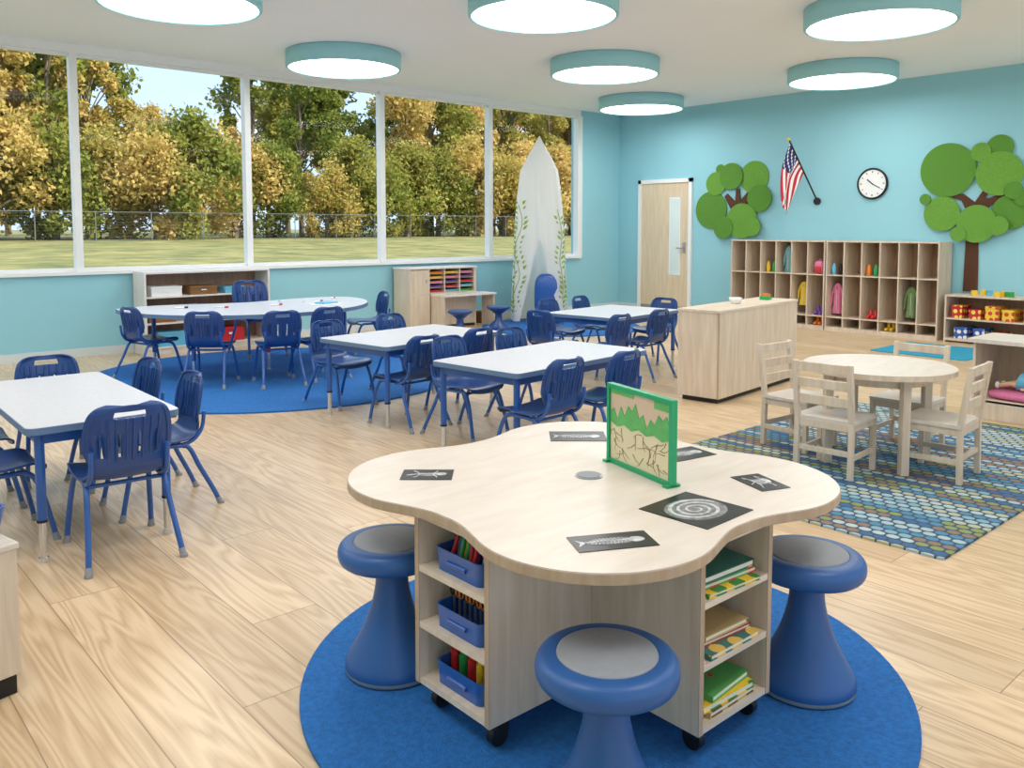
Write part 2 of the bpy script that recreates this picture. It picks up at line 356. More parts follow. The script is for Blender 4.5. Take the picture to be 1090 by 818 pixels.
# ------------------------------------------------------------------ blue chair
def chair_mesh():
    prof=[(.180,.296,.13),(.172,.322,.158),(.12,.334,.168),(0,.324,.172),(-.09,.324,.168),(-.14,.338,.152),(-.165,.372,.138),(-.175,.41,.150),(-.185,.46,.162),(-.196,.52,.163),(-.206,.57,.155),(-.214,.600,.143),(-.220,.620,.118),(-.222,.630,.08)]
    R_=catmull(prof,4); nv=len(R_)
    us=[-1,-.93,-.8,-.66,-.60,-.46,-.40,-.26,-.20,-.06,0,.06,.20,.26,.40,.46,.60,.66,.8,.93,1]
    def fn(u,v):
        y,z,w=R_[int(v)]
        k=max(0,min(1,(z-.36)/.1)) if y<-.1 else 0
        return (u*w, y+k*.035*u*u, z+(1-k)*.014*u*u)
    def hole(u,v):
        y,z,w=R_[int(v)]
        if y>-.15: return False
        if .578<z<.602 and abs(u)<.42: return True
        if .41<z<.53:
            for c in (.63,.23):
                if abs(abs(u)-c)<.03: return abs(z-.47)<.05
        return False
    b=MB(); b.surf(fn,us,list(range(nv)),.009,M_blue,hole)
    for sgn in(-1,1):
        for uu in(.08,.33,.53,.73,.9):
            for off in(-.006,.006):
                pts=[]
                for i in range(int(nv*.53),int(nv*(.80 if uu<.8 else .88))):
                    y,z,w=R_[i]; u=uu*sgn*(1-.12*math.cos((z-.48)*14)**2*(uu<.8)); pts.append((u*w,y+.035*u*u+off,z))
                b.tube(pts,.0045,M_blue,6)
        x=.150*sgn
        fr=catmull([(x*1.12,.205,.0),(x*1.08,.185,.10),(x*1.0,.150,.24),(x*.96,.11,.305),(x*.94,.05,.312),(x*.94,-.05,.310),(x*.97,-.11,.295),(x*1.02,-.155,.20),(x*1.1,-.215,.08),(x*1.16,-.25,0)],4)
        b.tube(fr,.0115,M_blue2,10)
        b.tube(catmull([(x*.94,-.05,.306),(x*.95,-.13,.325),(x*.93,-.178,.38),(x*.93,-.19,.46)],4),.010,M_blue2,8)
        for k in(0,-1):
            p=Vector(fr[k]); q=Vector(fr[3 if k==0 else -4]); d=(q-p).normalized()
            b.tube([p,p+d*.035],.0135,M_grey,10)
            b.tube([(p.x,p.y,0),(p.x,p.y,.012)],.016,M_grey,10)
    b.tube([(-.142,.11,.300),(.142,.11,.300)],.009,M_blue2,8); b.tube([(-.142,-.09,.300),(.142,-.09,.300)],.009,M_blue2,8)
    return b.mesh('blue_school_chair')
CH=chair_mesh()
def chair(x,y,rot,sc=1,z=0): place(CH,'blue_school_chair',(x,y,z),rot,0,sc)
for c in [(1.09,3.72,-4,1.03),(1.40,4.20,88),(1.40,4.78,95),(1.17,5.10,176),(.70,4.17,-88),(.70,4.75,-92),
          (3.22,3.40,4,1.03),(3.78,3.46,6),(3.42,4.30,188),(4.05,4.40,186),
          (3.30,4.82,6),(3.85,4.92,8),(3.30,5.70,186),(3.95,5.80,188),
          (5.35,4.88,4),(5.94,4.94,6),(5.28,5.42,-84),(6.76,5.46,96),(5.95,5.98,186),(6.5,6.05,190)]:
    chair(*c)
kc=(3.65,8.1)
for x,y in [(2.60,7.85),(2.86,7.12),(3.31,6.78),(3.72,6.84)]:
    a=math.degrees(math.atan2(kc[1]-y,kc[0]-x))-90; chair(x,y,a,1.02,.013)
chair(4.88,7.86,78,1.02,.013); chair(3.93,8.50,178,1.22,.013)
# ------------------------------------------------------------------ rectangular tables
def rect_table(name,x,y,w,d,rot,h=.56):
    b=MB(); b.prism(rrect(w,d,.04),h-.028,h-.001,M_lamedge); b.prism(rrect(w-.006,d-.006,.038),h-.001,h+.001,M_lam)
    for sx in(-1,1):
        for sy in(-1,1):
            px,py=sx*(w/2-.055),sy*(d/2-.055)
            b.tube([(px,py,h-.028),(px,py,.17)],.019,M_blue2,14); b.tube([(px,py,.17),(px,py,.02)],.0145,M_chrome,14)
            b.tube([(px,py,.02),(px,py,.0)],.02,M_chrome,14); b.box(px-.04,px+.04,py-.04,py+.04,h-.036,h-.028,M_blue2)
            b.tube([(px,py,.175),(px,py,.165)],.021,M_black,14)
    b.box(-w/2+.06,w/2-.06,-d/2+.045,-d/2+.06,h-.075,h-.028,M_blue2); b.box(-w/2+.06,w/2-.06,d/2-.06,d/2-.045,h-.075,h-.028,M_blue2)
    b.box(-w/2+.045,-w/2+.06,-d/2+.06,d/2-.06,h-.075,h-.028,M_blue2); b.box(w/2-.06,w/2-.045,-d/2+.06,d/2-.06,h-.075,h-.028,M_blue2)
    b.obj(name,(x,y,0),rot,0)
rect_table('rectangular_activity_table',1.06,4.35,.60,1.28,-1)
rect_table('rectangular_activity_table',3.63,3.80,1.27,.70,6)
rect_table('rectangular_activity_table',3.60,5.18,1.16,.74,8)
rect_table('rectangular_activity_table',6.05,5.38,1.10,.82,8)
# kidney table
pts=[]
for i in range(41):
    a=math.radians(187+166*i/40); pts.append((1.25*math.cos(a),1.20*math.sin(a)))
for i in range(15):
    a=math.radians(-5+95*i/14); pts.append((.83+.41*math.cos(a),.05+.20*math.sin(a)))
for i in range(1,20):
    t=i/20; pts.append((.83-1.66*t,.25-.16*math.sin(PI*t)**2))
for i in range(15):
    a=math.radians(90+95*i/14); pts.append((-.83+.41*math.cos(a),.05+.20*math.sin(a)))
pts=[(p[0]*.955,p[1]) for p in pts]
b=MB(); zz=.013; b.prism(pts,.566,.600,M_lamedge); b.prism([(p[0]*.996,p[1]*.996) for p in pts],.600,.602,M_lam)
for px,py in[(-.86,.05),(.86,.05),(-.72,-.72),(.72,-.72),(0,-.6)]:
    b.tube([(px,py,.566),(px,py,.18)],.02,M_red if py==-.6 else M_blue2,14); b.tube([(px,py,.18),(px,py,zz)],.0155,M_chrome,14); b.tube([(px,py,.03),(px,py,zz)],.022,M_chrome,14)
b.obj('kidney_activity_table',(3.60,8.06,0),-5)
def markers(name,x,y,z,items):
    b=MB()
    for dx,dy,a,m in items:
        b.M=T(dx,dy,.009,a); b.tube([(-.06,0,0),(.03,0,0)],.008,M_white,8); b.tube([(.03,0,0),(.065,0,0)],.009,m,8)
    b.M=Matrix.Identity(4); b.obj(name,(x,y,z))
markers('dry_erase_markers',3.7,7.6,.603,[(0,0,10,M_red),(.35,.12,60,M_grn),(.5,.1,20,M_purp),(-.5,.1,-30,M_red),(-.8,.3,0,M_black),(.8,.35,35,M_red),(.2,.3,80,M_lblue)])
b=MB(); b.box(-.15,.15,-.1,.1,0,.015,M_wht); b.box(-.1,.1,-.06,.06,.015,.03,M_lblue); b.obj('stack_of_papers',(4.1,7.35,.603),20)
# ------------------------------------------------------------------ flower table
FX,FY=1.85,1.74
def lobe(th):
    ph=(math.degrees(th)-45)%90
    if ph>45: ph-=90
    ph=math.radians(ph); d,R=.42,.315
    q=R*R-(d*math.sin(ph))**2
    l=d*math.cos(ph)+math.sqrt(q) if q>0 else 0
    return max(.548,l)
NT=288
raw=[lobe(2*PI*i/NT) for i in range(NT)]
sm=[sum(raw[(i+j)%NT] for j in range(-6,7))/13 for i in range(NT)]
outl=lambda s:[((r+s)*math.cos(2*PI*i/NT),(r+s)*math.sin(2*PI*i/NT)) for i,r in enumerate(sm)]
b=MB()
b.prism(outl(-.002),.572,.574,M_mapledark); b.prism(outl(0),.574,.597,M_mapledark); b.prism(outl(-.003),.597,.600,M_mapletop)
b.tube([(0,0,.6),(0,0,.603)],.042,M_steel,32); b.tube([(0,0,.603),(0,0,.605)],.036,M_grey,32)
hwid=.16; reach=.527; t=.018
for k in range(4):
    b.M=Matrix.Rotation(PI/2*k,4,'Z')
    y0=-reach; y1=-hwid-.02
    b.box(-hwid,-hwid+t,y0,y1,.085,.572,M_maple); b.box(hwid-t,hwid,y0,y1,.085,.572,M_maple)
    b.box(-hwid,-hwid+t,y0-.002,y0,.085,.572,M_mapledark); b.box(hwid-t,hwid,y0-.002,y0,.085,.572,M_mapledark)
    b.box(-hwid+t,hwid-t,y1-.01,y1,.085,.572,M_maplein)
    for z in(.085,.245,.405,.555): b.box(-hwid+t,hwid-t,y0,y1,z,z+t*.95,M_mapleh)
    for sx in(-1,1):
        b.tube([(sx*.12,-reach+.05,.041),(sx*.12+.022,-reach+.05,.041)],.028,M_black,16); b.box(sx*.12-.012,sx*.12+.034,-reach+.03,-reach+.07,.055,.085,M_black)
b.M=Matrix.Identity(4); b.box(-.159,.159,-.159,.159,.085,.572,M_maple)
for k in range(4):
    b.M=Matrix.Rotation(PI/2*k,4,'Z'); b.box(-hwid,hwid,-hwid-.021,-hwid+.01,.085,.571,M_maple)
b.M=Matrix.Identity(4)
b.obj('flower_activity_table',(FX,FY,0))
# wobble stools
b=MB()
b.lathe([(0,.0),(.134,.0),(.142,.006),(.1425,.016)],M_grey,n=56)
b.lathe(catmull([(.1415,.016),(.141,.030),(.135,.048),(.116,.082),(.090,.13),(.068,.185),(.053,.245),(.049,.290),(.056,.322),(.080,.333),(.135,.335),(.152,.341),(.160,.356),(.160,.376),(.153,.390),(.140,.398),(.116,.3995),(.114,.397)],3),M_stool,n=56)
b.lathe([(.114,.396),(.112,.401),(.107,.403),(0,.404)],M_grey,n=56)
ST=b.mesh('wobble_stool')
for x,y in[(1.39,2.12),(2.24,1.235),(1.365,1.225),(2.33,2.24)]: place(ST,'wobble_stool',(x,y,.0125))
# xray films on table
def film(x,y,w,d,rot,kind):
    b=MB(); b.box(-w/2,w/2,-d/2,d/2,0,.0015,M_xrb)
    z=.0017
    if kind=='shell':
        n=90
        R0=.094
        b.add([(R0*math.cos(2*PI*i/40),R0*.82*math.sin(2*PI*i/40),z) for i in range(40)],[tuple(range(40))],M_xr2)
        P=[]
        for i in range(n+1):
            a=i/n*2*PI*3.2; r=R0*(.99-.88*i/n); w_=.013*(1-.6*i/n); P.append((a,r,w_))
        v=[((r-s*w_)*math.cos(a),(r-s*w_)*.82*math.sin(a),z+.0003) for a,r,w_ in P for s in(0,1)]
        b.add(v,[(2*i,2*i+1,2*i+3,2*i+2) for i in range(n)],M_xr)
    elif kind=='fish':
        b.ell((0,0,z),(w*.36,d*.22,.0005),M_xr2,20,6); b.ell((w*.30,0,z),(w*.11,d*.17,.0009),M_xr,14,6)
        b.tube([(-w*.36,0,z),(w*.28,0,z)],.0022,M_xr,5)
        for i in range(12):
            x_=-w*.3+i*w*.047; l=d*.20*math.sin(PI*(i+2)/15); b.tube([(x_-.006,-l,z),(x_,0,z),(x_-.006,l,z)],.0011,M_xr,4)
        b.add([(-w*.33,0,z+.0005),(-w*.45,d*.22,z+.0005),(-w*.41,0,z+.0005),(-w*.45,-d*.22,z+.0005)],[(0,1,2,3)],M_xr)
    else:
        b.ell((0,0,z),(w*.24,d*.17,.0006),M_xr2,14,6); b.ell((w*.27,d*.05,z),(w*.11,d*.15,.0009),M_xr,12,6)
        b.tube([(-w*.4,-d*.1,z),(-w*.2,0,z),(w*.2,d*.03,z)],.0022,M_xr,5)
        for sx,sy,ex,ey in((-.16,.05,-.28,.32),(-.16,-.05,-.26,-.34),(.12,.06,.18,.34),(.12,-.06,.2,-.33)):
            b.tube([(w*sx,d*sy,z),(w*(sx+ex)/2+.004,d*(sy+ey)/2,z),(w*ex,d*ey,z)],.0025,M_xr,5)
        for i in range(7): x_=-w*.12+i*w*.04; b.tube([(x_-.003,-d*.15,z),(x_,0,z),(x_-.003,d*.15,z)],.001,M_xr,4)
    b.obj('xray_film',(x,y,.6005),rot)
film(1.489,2.071,.155,.105,-41.5,'frog'); film(2.175,2.102,.20,.14,-41.5,'fish'); film(2.27,1.70,.17,.12,-10,'fish')
film(2.178,1.359,.10,.15,-20,'frog'); film(1.837,1.337,.215,.215,2,'shell'); film(1.497,1.329,.20,.10,-28,'fish')
# green framed root viewer board
b=MB(); Lh=.165; H=.255
b.M=Matrix(((0,0,1,0),(1,0,0,0),(0,1,0,0),(0,0,0,1)))
b.box(-Lh,Lh,0,.014,-.011,.011,M_gframe); b.box(-Lh,Lh,H-.014,H,-.011,.011,M_gframe); b.box(-Lh,-Lh+.012,.014,H-.014,-.011,.011,M_gframe); b.box(Lh-.012,Lh,.014,H-.014,-.011,.011,M_gframe)
b.box(-Lh+.012,Lh-.012,.014,.135,-.003,.003,M_board); b.box(-Lh+.012,Lh-.012,.135,H-.014,-.003,.003,M_board2)
M_gp=mat('grass_print_green',(96,176,96),.6,.25,40)
n=16; gp=[(-Lh+.012,.13)]
for i in range(n+1):
    x=-Lh+.012+(2*Lh-.024)*i/n; gp.append((x,.165+(.045 if i%2 else 0)*random.uniform(.4,1)+.02*math.sin(i*.8)))
gp.append((Lh-.012,.13))
for i in range(n,-1,-2): gp.append((-Lh+.012+(2*Lh-.024)*i/n,.122 if (i//2)%2 else .134))
b.prism(gp[::-1],-.0052,.0052,M_gp)
b.box(-Lh+.012,-Lh+.09,H-.04,H-.014,-.005,.005,M_gp); b.box(.03,Lh-.012,H-.03,H-.014,-.005,.005,M_gp)
for k in range(34):
    x=random.uniform(-Lh+.03,Lh-.03); y=random.uniform(.04,.125); a=random.uniform(-2.6,-.5); p=[(x,y,0)]
    for s_ in range(4):
        a+=random.uniform(-.6,.6); x+=.012*math.cos(a); y=max(.018,y+.012*math.sin(a)); x=max(-Lh+.015,min(Lh-.015,x)); p.append((x,y,0))
    for zz_ in(-.0035,.0035): b.tube([(q[0],q[1],zz_) for q in p],[.0015,.0014,.0011,.0009,.0006],M_soil,5)
b.M=Matrix.Identity(4); b.box(-.025,.025,-Lh,-Lh+.02,0,.008,M_gframe); b.box(-.025,.025,Lh-.02,Lh,0,.008,M_gframe)
b.obj('green_framed_root_viewer',(1.985,1.655,.6005),-14)
def tray(b,o,sb,st,h,m,th=.94):
    n=len(o); b.prism([(p[0]*sb,p[1]*sb) for p in o],0,.006,m)
    b.add([(p[0]*sb,p[1]*sb,.006) for p in o]+[(p[0]*st,p[1]*st,h) for p in o]+[(p[0]*st*th,p[1]*st*th,h) for p in o]+[(p[0]*sb*th,p[1]*sb*th,.007) for p in o],[q for i in range(n) for q in((i,(i+1)%n,n+(i+1)%n,n+i),(n+i,n+(i+1)%n,2*n+(i+1)%n,2*n+i),(2*n+i,2*n+(i+1)%n,3*n+(i+1)%n,3*n+i))],m)
def caddy(x,y,z,rot,kind):
    b=MB(); tray(b,rrect(.20,.11,.02),.94,1,.062,M_blue2)
    b.tube([(-.04,-.055,.03),(.04,-.055,.03)],.006,M_blue2,8)
    cols=[M_red,M_yel,M_grn,M_org,M_purp,M_lblue]
    if kind=='crayon':
        for k in range(26):
            a=random.uniform(-.25,.25); px,py=random.uniform(-.08,.08),random.uniform(-.035,.035); c=random.choice(cols)
            b.tube([(px,py,.01),(px+a*.05,py+.02,.085),(px+a*.06,py+.024,.098)],[.006,.006,.002],c,8)
    elif kind=='scissor':
        for k in range(8):
            px=-.08+.023*k; b.tube([(px,0,.01),(px,0,.07)],.004,M_steel,6)
            for s_ in(-1,1): b.tube([(px+.009*s_+.008*math.cos(t_*PI/4),0,.085+.014*math.sin(t_*PI/4)) for t_ in range(9)],.003,M_org if k%2 else M_black,6)
    else:
        for k in range(5):
            px=-.075+.037*k; c=[M_red,M_grn,M_red,M_yel,M_red][k]; b.tube([(px,0,.01),(px,0,.08)],.014,c,12); b.tube([(px,0,.08),(px,0,.095),(px,0,.1)],[.009,.007,.004],c,10)
    b.obj({'crayon':'crayon_caddy','scissor':'scissors_caddy','glue':'paint_marker_caddy'}[kind],(x,y,z),rot)
caddy(FX-reach+.075,FY,.4230,-90,'crayon'); caddy(FX-reach+.075,FY,.2630,-90,'scissor'); caddy(FX-reach+.075,FY,.1030,-90,'glue')
for zi,(z,cnt) in enumerate([(.4225,3),(.2625,3),(.1025,3)]):
    b=MB(); zc=0
    for k in range(cnt):
        w,d,h=.20+random.uniform(-.02,.02),.22,random.uniform(.010,.018); b.M=T(random.uniform(-.01,.01),random.uniform(-.012,.012)-.012*(2-k),zc,random.uniform(-5,5))
        c=M_cover[(zi*2+k)%5]; b.box(-w/2,w/2,-d/2,d/2,0,.002,c); b.box(-w/2,w/2,-d/2,d/2,h-.002,h,c); b.box(-w/2,-w/2+.003,-d/2,d/2,.002,h-.002,c); b.box(-w/2+.003,w/2-.004,-d/2+.004,d/2-.004,.002,h-.002,M_paper)
        zc+=h+.0005
    b.M=Matrix.Identity(4); b.obj('stack_of_picture_books',(FX,FY-reach+.14,z))
# ------------------------------------------------------------------ wood round table and chairs
b=MB(); RT=.405
b.prism([(RT*math.cos(2*PI*i/64),RT*math.sin(2*PI*i/64)) for i in range(64)],.530,.56,M_mapletop,M_maple)
for k in range(4):
    b.M=Matrix.Rotation(PI/2*k+PI/4,4,'Z'); b.box(.27,.315,-.0225,.0225,.0,.530,M_maple)
b.M=Matrix.Rotation(PI/4,4,'Z')
b.box(-.27,.27,-.01,.01,.46,.53,M_maple); b.box(-.01,.01,-.27,.27,.46,.53,M_maple)
b.M=Matrix.Identity(4)
b.lathe([(.25,.47),(.265,.47),(.265,.530)],M_maple,n=48)
b.obj('round_wooden_table',(4.76,2.22,.011),8,.003)
def wchair():
    b=MB(); w=.165; m=M_maple
    for sx in(-1,1):
        x=sx*(w-.014); b.box(x-.014,x+.014,.125,.153,0,.30,m)
        for z0,z1,ya,yb in((0,.30,-.155,-.15),(.30,.62,-.15,-.195)):
            v=[(x+a,yy+c,z) for z,yy in((z0,ya),(z1,yb)) for a,c in((-.014,-.014),(.014,-.014),(.014,.014),(-.014,.014))]
            b.add(v,[(0,3,2,1),(4,5,6,7),(0,1,5,4),(1,2,6,5),(2,3,7,6),(3,0,4,7)],m)
        b.box(x-.008,x+.008,-.14,.13,.10,.128,m); b.box(x-.008,x+.008,-.14,.13,.255,.295,m)
    b.box(-w+.028,w-.028,.131,.147,.255,.295,m); b.box(-w+.028,w-.028,-.158,-.142,.255,.295,m); b.box(-w+.028,w-.028,-.158,-.142,.12,.15,m)
    b.prism(rrect(2*w+.01,.315,.012),.295,.313,M_mapletop)
    for z in(.385,.475,.565):
        y=-.15-.045*(z-.30)/.32
        b.box(-w+.02,w-.02,y-.008,y+.008,z,z+.05,m)
    return b.mesh('wooden_ladderback_chair')
WC=wchair()
for x,y,r in[(4.42,2.29,-86),(4.77,1.88,4),(5.20,2.24,92),(4.76,2.70,176)]: place(WC,'wooden_ladderback_chair',(x,y,.011),r,.002)
# ------------------------------------------------------------------ storage cabinet
b=MB(); w,d,h=1.42,.36,.72
b.box(0,w,0,d,.04,h-.02,M_maple); b.box(-.006,w+.006,-.006,d+.006,h-.02,h,M_mapleh); b.box(.03,w-.03,.03,d-.03,0,.04,M_black)
b.box(-.002,0,.0,.018,.04,h-.02,M_mapledark)
b.obj('storage_cabinet',(5.43,3.76,0),7,.004)
b=MB(); b.lathe([(0,0),(.035,0),(.05,.03),(.055,.05),(.05,.05),(.04,.01),(0,.01)],M_wht,n=24); b.obj('small_white_bowl',(6.05,4.04,.721))
b=MB(); b.box(-.06,.06,-.04,.04,0,.03,M_grn); b.box(-.03,.05,-.03,.03,.03,.05,M_org); b.obj('stack_of_toy_blocks',(6.60,4.1,.721),20)
# ------------------------------------------------------------------ lockers
def coat(b,M0,m,h=.42,w=.12):
    b.M=M0
    b.lathe(catmull([(.01,h),(w*.16,h*.985),(w*.40,h*.90),(w*.40,h*.7),(w*.42,h*.35),(w*.52,.0)],4),m,n=28,wave=lambda a,z:(1+.14*math.sin(a*6)*(1-z/h))*(.34+.66*abs(math.cos(a))**.8))
    for sx in(-1,1): b.tube([(sx*w*.32,0,h*.88),(sx*w*.60,-.012,h*.62),(sx*w*.68,-.014,h*.26)],[w*.15,w*.13,w*.10],m,10)
    b.tube([(-w*.2,.0,h*.96),(0,-w*.3,h*.82),(w*.2,0,h*.96)],w*.08,m,8); b.tube([(0,-w*.22,h*.8),(0,-w*.24,.03)],.003,M_white,5)
    b.M=Matrix.Identity(4)
for u,(ya,yb) in enumerate([(5.66,7.10),(4.21,5.64)]):
    b=MB(); x0,x1=10.50,10.88; H=1.18; n=6; t=.015
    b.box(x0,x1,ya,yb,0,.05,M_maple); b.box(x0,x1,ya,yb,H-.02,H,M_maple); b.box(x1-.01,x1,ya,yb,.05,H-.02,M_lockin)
    for i in range(n+1):
        y=ya+(yb-ya-t)*i/n; b.box(x0,x1-.01,y,y+t,.05,H-.02,M_maple)
    for i in range(n):
        ya_=ya+(yb-ya-t)*i/n+t; yb_=ya+(yb-ya-t)*(i+1)/n
        b.box(x0,x1-.01,ya_,yb_,.72,.735,M_maple); b.box(x0,x1-.01,ya_,yb_,.17,.185,M_maple)
        b.tube([(x1-.01,(ya_+yb_)/2,.66),(x1-.06,(ya_+yb_)/2,.65),(x1-.07,(ya_+yb_)/2,.68)],.005,M_steel,6)
    b.obj('cubby_locker_unit')
cell=lambda i:7.10-(i+.5)*.2405
def hang(name,y,z,m,h,w=.12): 
    b=MB(); coat(b,T(10.64,y,z,-90),m,h,w); b.obj(name)
hang('teal_jacket',cell(3),.736,M_teal,.36,.10); hang('yellow_jacket',cell(4),.30,M_yelf,.32); hang('pink_jacket',cell(6),.22,M_pink,.40); hang('green_jacket',cell(10),.24,M_grnf,.38)
b=MB(); b.ell((0,0,.085),(.06,.06,.085),M_pink,20,12,.5); b.ell((-.05,0,.06),(.03,.045,.045),M_red,16,10,.5); b.tube([(0,-.03,.16),(0,0,.20),(0,.03,.16)],.008,M_pink,6); b.obj('pink_backpack',(10.60,cell(5),.7355))
for y_,m in[(cell(2)-.04,M_grn),(cell(6)-.05,M_black),(cell(8)-.04,M_grn),(cell(8)+.05,M_org),(cell(2)+.05,M_yel),(cell(6)+.04,M_lblue)]:
    b=MB(); b.lathe([(0,0),(.026,0),(.028,.01),(.028,.10),(.016,.12),(.015,.145),(0,.145)],m,n=20); b.obj('water_bottle',(10.60,y_,.7355))
for c,m,z in[(1,M_red,.0505),(5,M_purp,.1855),(8,M_red,.1855),(9,M_yel,.0505),(3,M_lblue,.0505),(5,M_org,.0505)]:
    b=MB()
    for s_ in(-1,1):
        b.ell((-.03,s_*.04,.03),(.075,.03,.03),m,14,8,.7); b.lathe([(.028,.02),(.03,.14),(.026,.14)],m,(.03,s_*.04,0),14)
    b.obj('pair_of_rain_boots',(10.62,cell(c),z),0,0,.8)
# ------------------------------------------------------------------ toy shelf by right wall
b=MB(); x0,x1,ya,yb,H=10.50,10.88,2.6,4.13,.56; t=.018
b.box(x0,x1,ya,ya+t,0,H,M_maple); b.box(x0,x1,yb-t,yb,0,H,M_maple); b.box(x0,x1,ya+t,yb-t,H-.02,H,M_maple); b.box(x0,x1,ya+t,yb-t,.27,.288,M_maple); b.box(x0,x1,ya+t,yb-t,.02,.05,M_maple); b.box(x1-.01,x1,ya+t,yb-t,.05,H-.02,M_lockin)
b.obj('toy_shelf_unit')
for i,(y,z,m,w,h) in enumerate([(4.0,.289,M_spr,.09,.12),(3.80,.289,M_spr,.1,.08),(3.62,.289,M_spy,.12,.13),(3.45,.289,M_spy,.1,.10),(3.22,.289,M_spr,.12,.11),(3.0,.289,M_spy,.12,.12),(2.8,.289,M_spb,.12,.12),(3.95,.051,M_spb,.12,.10),(3.75,.051,M_spb,.1,.1),(3.55,.051,M_spr,.1,.07),(3.2,.051,M_spb,.12,.12),(2.9,.051,M_spy,.12,.12)]):
    b=MB(); b.box(-.14,.14,-w/2-.01,w/2+.01,0,h,m); b.box(-.145,.145,-w/2-.014,w/2+.014,h,h+.03,m); b.obj('polka_dot_toy_box',(10.66,y,z),0,.004)
b=MB()
for i in range(7): b.M=T(random.uniform(-.1,.1),random.uniform(-.2,.2),.02,random.uniform(0,90)); b.box(-.03,.03,-.03,.03,-.02,.04,random.choice([M_red,M_lblue,M_yel,M_grn]))
b.M=Matrix.Identity(4); b.obj('toy_building_blocks',(10.64,3.65,.5605))
# ------------------------------------------------------------------ doll shelf on the right
b=MB(); x0,x1,ya,yb,H=6.42,6.86,1.15,2.32,.57
b.box(x0,x1,ya,ya+t,0,H-.03,M_maple); b.box(x0,x1,yb-t,yb,0,H-.03,M_maple); b.box(x0-.03,x1+.01,ya-.03,yb+.03,H-.03,H,M_mapletop); b.box(x0,x1,ya+t,yb-t,.12,.14,M_maple); b.box(x1-.012,x1,ya+t,yb-t,0,H-.03,M_maplein)
b.box(x0,x0+.015,ya+t,yb-t,0,.145,M_maple)
b.obj('doll_bed_shelf',(0,0,0),0,.003)
def doll(x,y,z,rot,dress,sc=1.5):
    b=MB(); b.ell((0,.16,.045),(.036,.04,.04),M_skin,16,12); b.ell((0,.178,.048),(.040,.034,.043),M_hair,16,12)
    for s_ in(-1,1):
        b.ell((s_*.013,.155,.083),(.005,.005,.003),M_black,8,6)
        b.tube([(s_*.03,.10,.035),(s_*.065,.05,.03),(s_*.075,.0,.025)],[.014,.012,.009],M_skin,8); b.ell((s_*.077,-.012,.024),(.011,.014,.008),M_skin,8,6)
        b.tube([(s_*.02,-.03,.03),(s_*.028,-.10,.04),(s_*.03,-.16,.02)],[.018,.014,.011],M_skin,8); b.ell((s_*.03,-.17,.022),(.013,.014,.02),M_wht,8,6)
    b.tube([(0,.125,.04),(0,.1,.036),(0,.05,.036),(0,0,.040),(0,-.06,.058)],[.016,.034,.034,.038,.054],dress,14)
    b.obj('baby_doll',(x,y,z),rot,0,sc)
b=MB(); b.ell((0,0,.03),(.17,.34,.03),M_pink,20,10,.5); b.obj('pink_doll_mattress',(6.63,1.92,.141))
doll(6.58,1.98,.202,170,M_lblue,1.3)
b=MB(); b.ell((0,0,.05),(.12,.13,.05),M_wht,18,10,.6); b.obj('small_pillow',(6.62,1.42,.141))
# ------------------------------------------------------------------ near-left cabinet
b=MB(); b.box(-.42,0,0,.9,.06,.43,M_maple); b.box(-.41,-.01,.01,.89,0,.06,M_black); b.box(-.425,.005,-.005,.905,.43,.448,M_mapletop); b.obj('low_storage_cabinet',(.515,2.73,0),12,.003)
b=MB(); o=rrect(.20,.26,.03); tray(b,o,.85,1,.09,M_blue2); b.prism([(p[0]*.8,p[1]*.8) for p in o],.04,.06,M_red); b.obj('blue_bin',(.385,2.895,.4495),12)
# ------------------------------------------------------------------ shelves by the window
b=MB(); x0,x1,y0,y1,H=3.0,4.40,9.19,9.545,.86; t=.022
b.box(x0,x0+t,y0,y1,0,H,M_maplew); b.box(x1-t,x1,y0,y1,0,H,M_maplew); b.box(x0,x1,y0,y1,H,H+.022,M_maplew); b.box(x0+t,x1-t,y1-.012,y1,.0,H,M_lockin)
for z in(.06,.32,.60): b.box(x0+t,x1-t,y0+.01,y1-.012,z,z+.018,M_maplew)
b.box(x0+t,x1-t,y0+.02,y0+.04,0,.06,M_maplew)
b.obj('window_bookshelf',(0,0,0),0,.003)
for i,(x,z,w,h,m) in enumerate([(3.25,.6185,.32,.10,M_wht),(3.65,.6185,.3,.09,M_bask),(4.0,.6185,.22,.07,M_lblue),(3.2,.3385,.28,.13,M_bask),(3.55,.3385,.2,.16,M_wht),(4.1,.3385,.3,.14,M_bask),(3.3,.0785,.3,.15,M_lblue),(3.95,.0785,.3,.15,M_red)]):
    b=MB(); b.box(-w/2,w/2,-.12,.12,0,h,m); b.box(-w/2-.004,w/2+.004,-.124,.124,h-.02,h+.004,m); b.box(-.03,.03,-.128,-.124,h*.5,h*.65,M_white); b.obj('storage_bin',(x,9.36,z),0,.004)
# art cabinet
b=MB(); x0,x1,y0,y1=6.33,7.44,9.16,9.545
b.box(x0,x0+.02,y0,y1,0,.80,M_maple); b.box(x1-.02,x1,y0,y1,0,.80,M_maple); b.box(x0-.01,x1+.01,y0-.01,y1,.80,.822,M_maplew); b.box(x0,x1,y1-.012,y1,0,.8,M_lockin)
b.box(x0+.02,x1-.02,y0,y1-.012,.46,.48,M_mapleh); b.box(x0+.02,x0+.30,y0,y0+.02,.04,.46,M_maple)
b.box(x0+.3,x0+.32,y0,y1-.012,0,.8,M_maple)
b.box(x0+.33,x1+.12,y0-.30,y0,.44,.465,M_maplew); b.box(x0+.33,x1-.02,y0-.02,y0,.04,.44,M_maple); b.box(x1+.08,x1+.10,y0-.28,y0-.02,0,.44,M_maple); b.box(x0+.34,x0+.36,y0-.28,y0-.02,0,.44,M_maple)
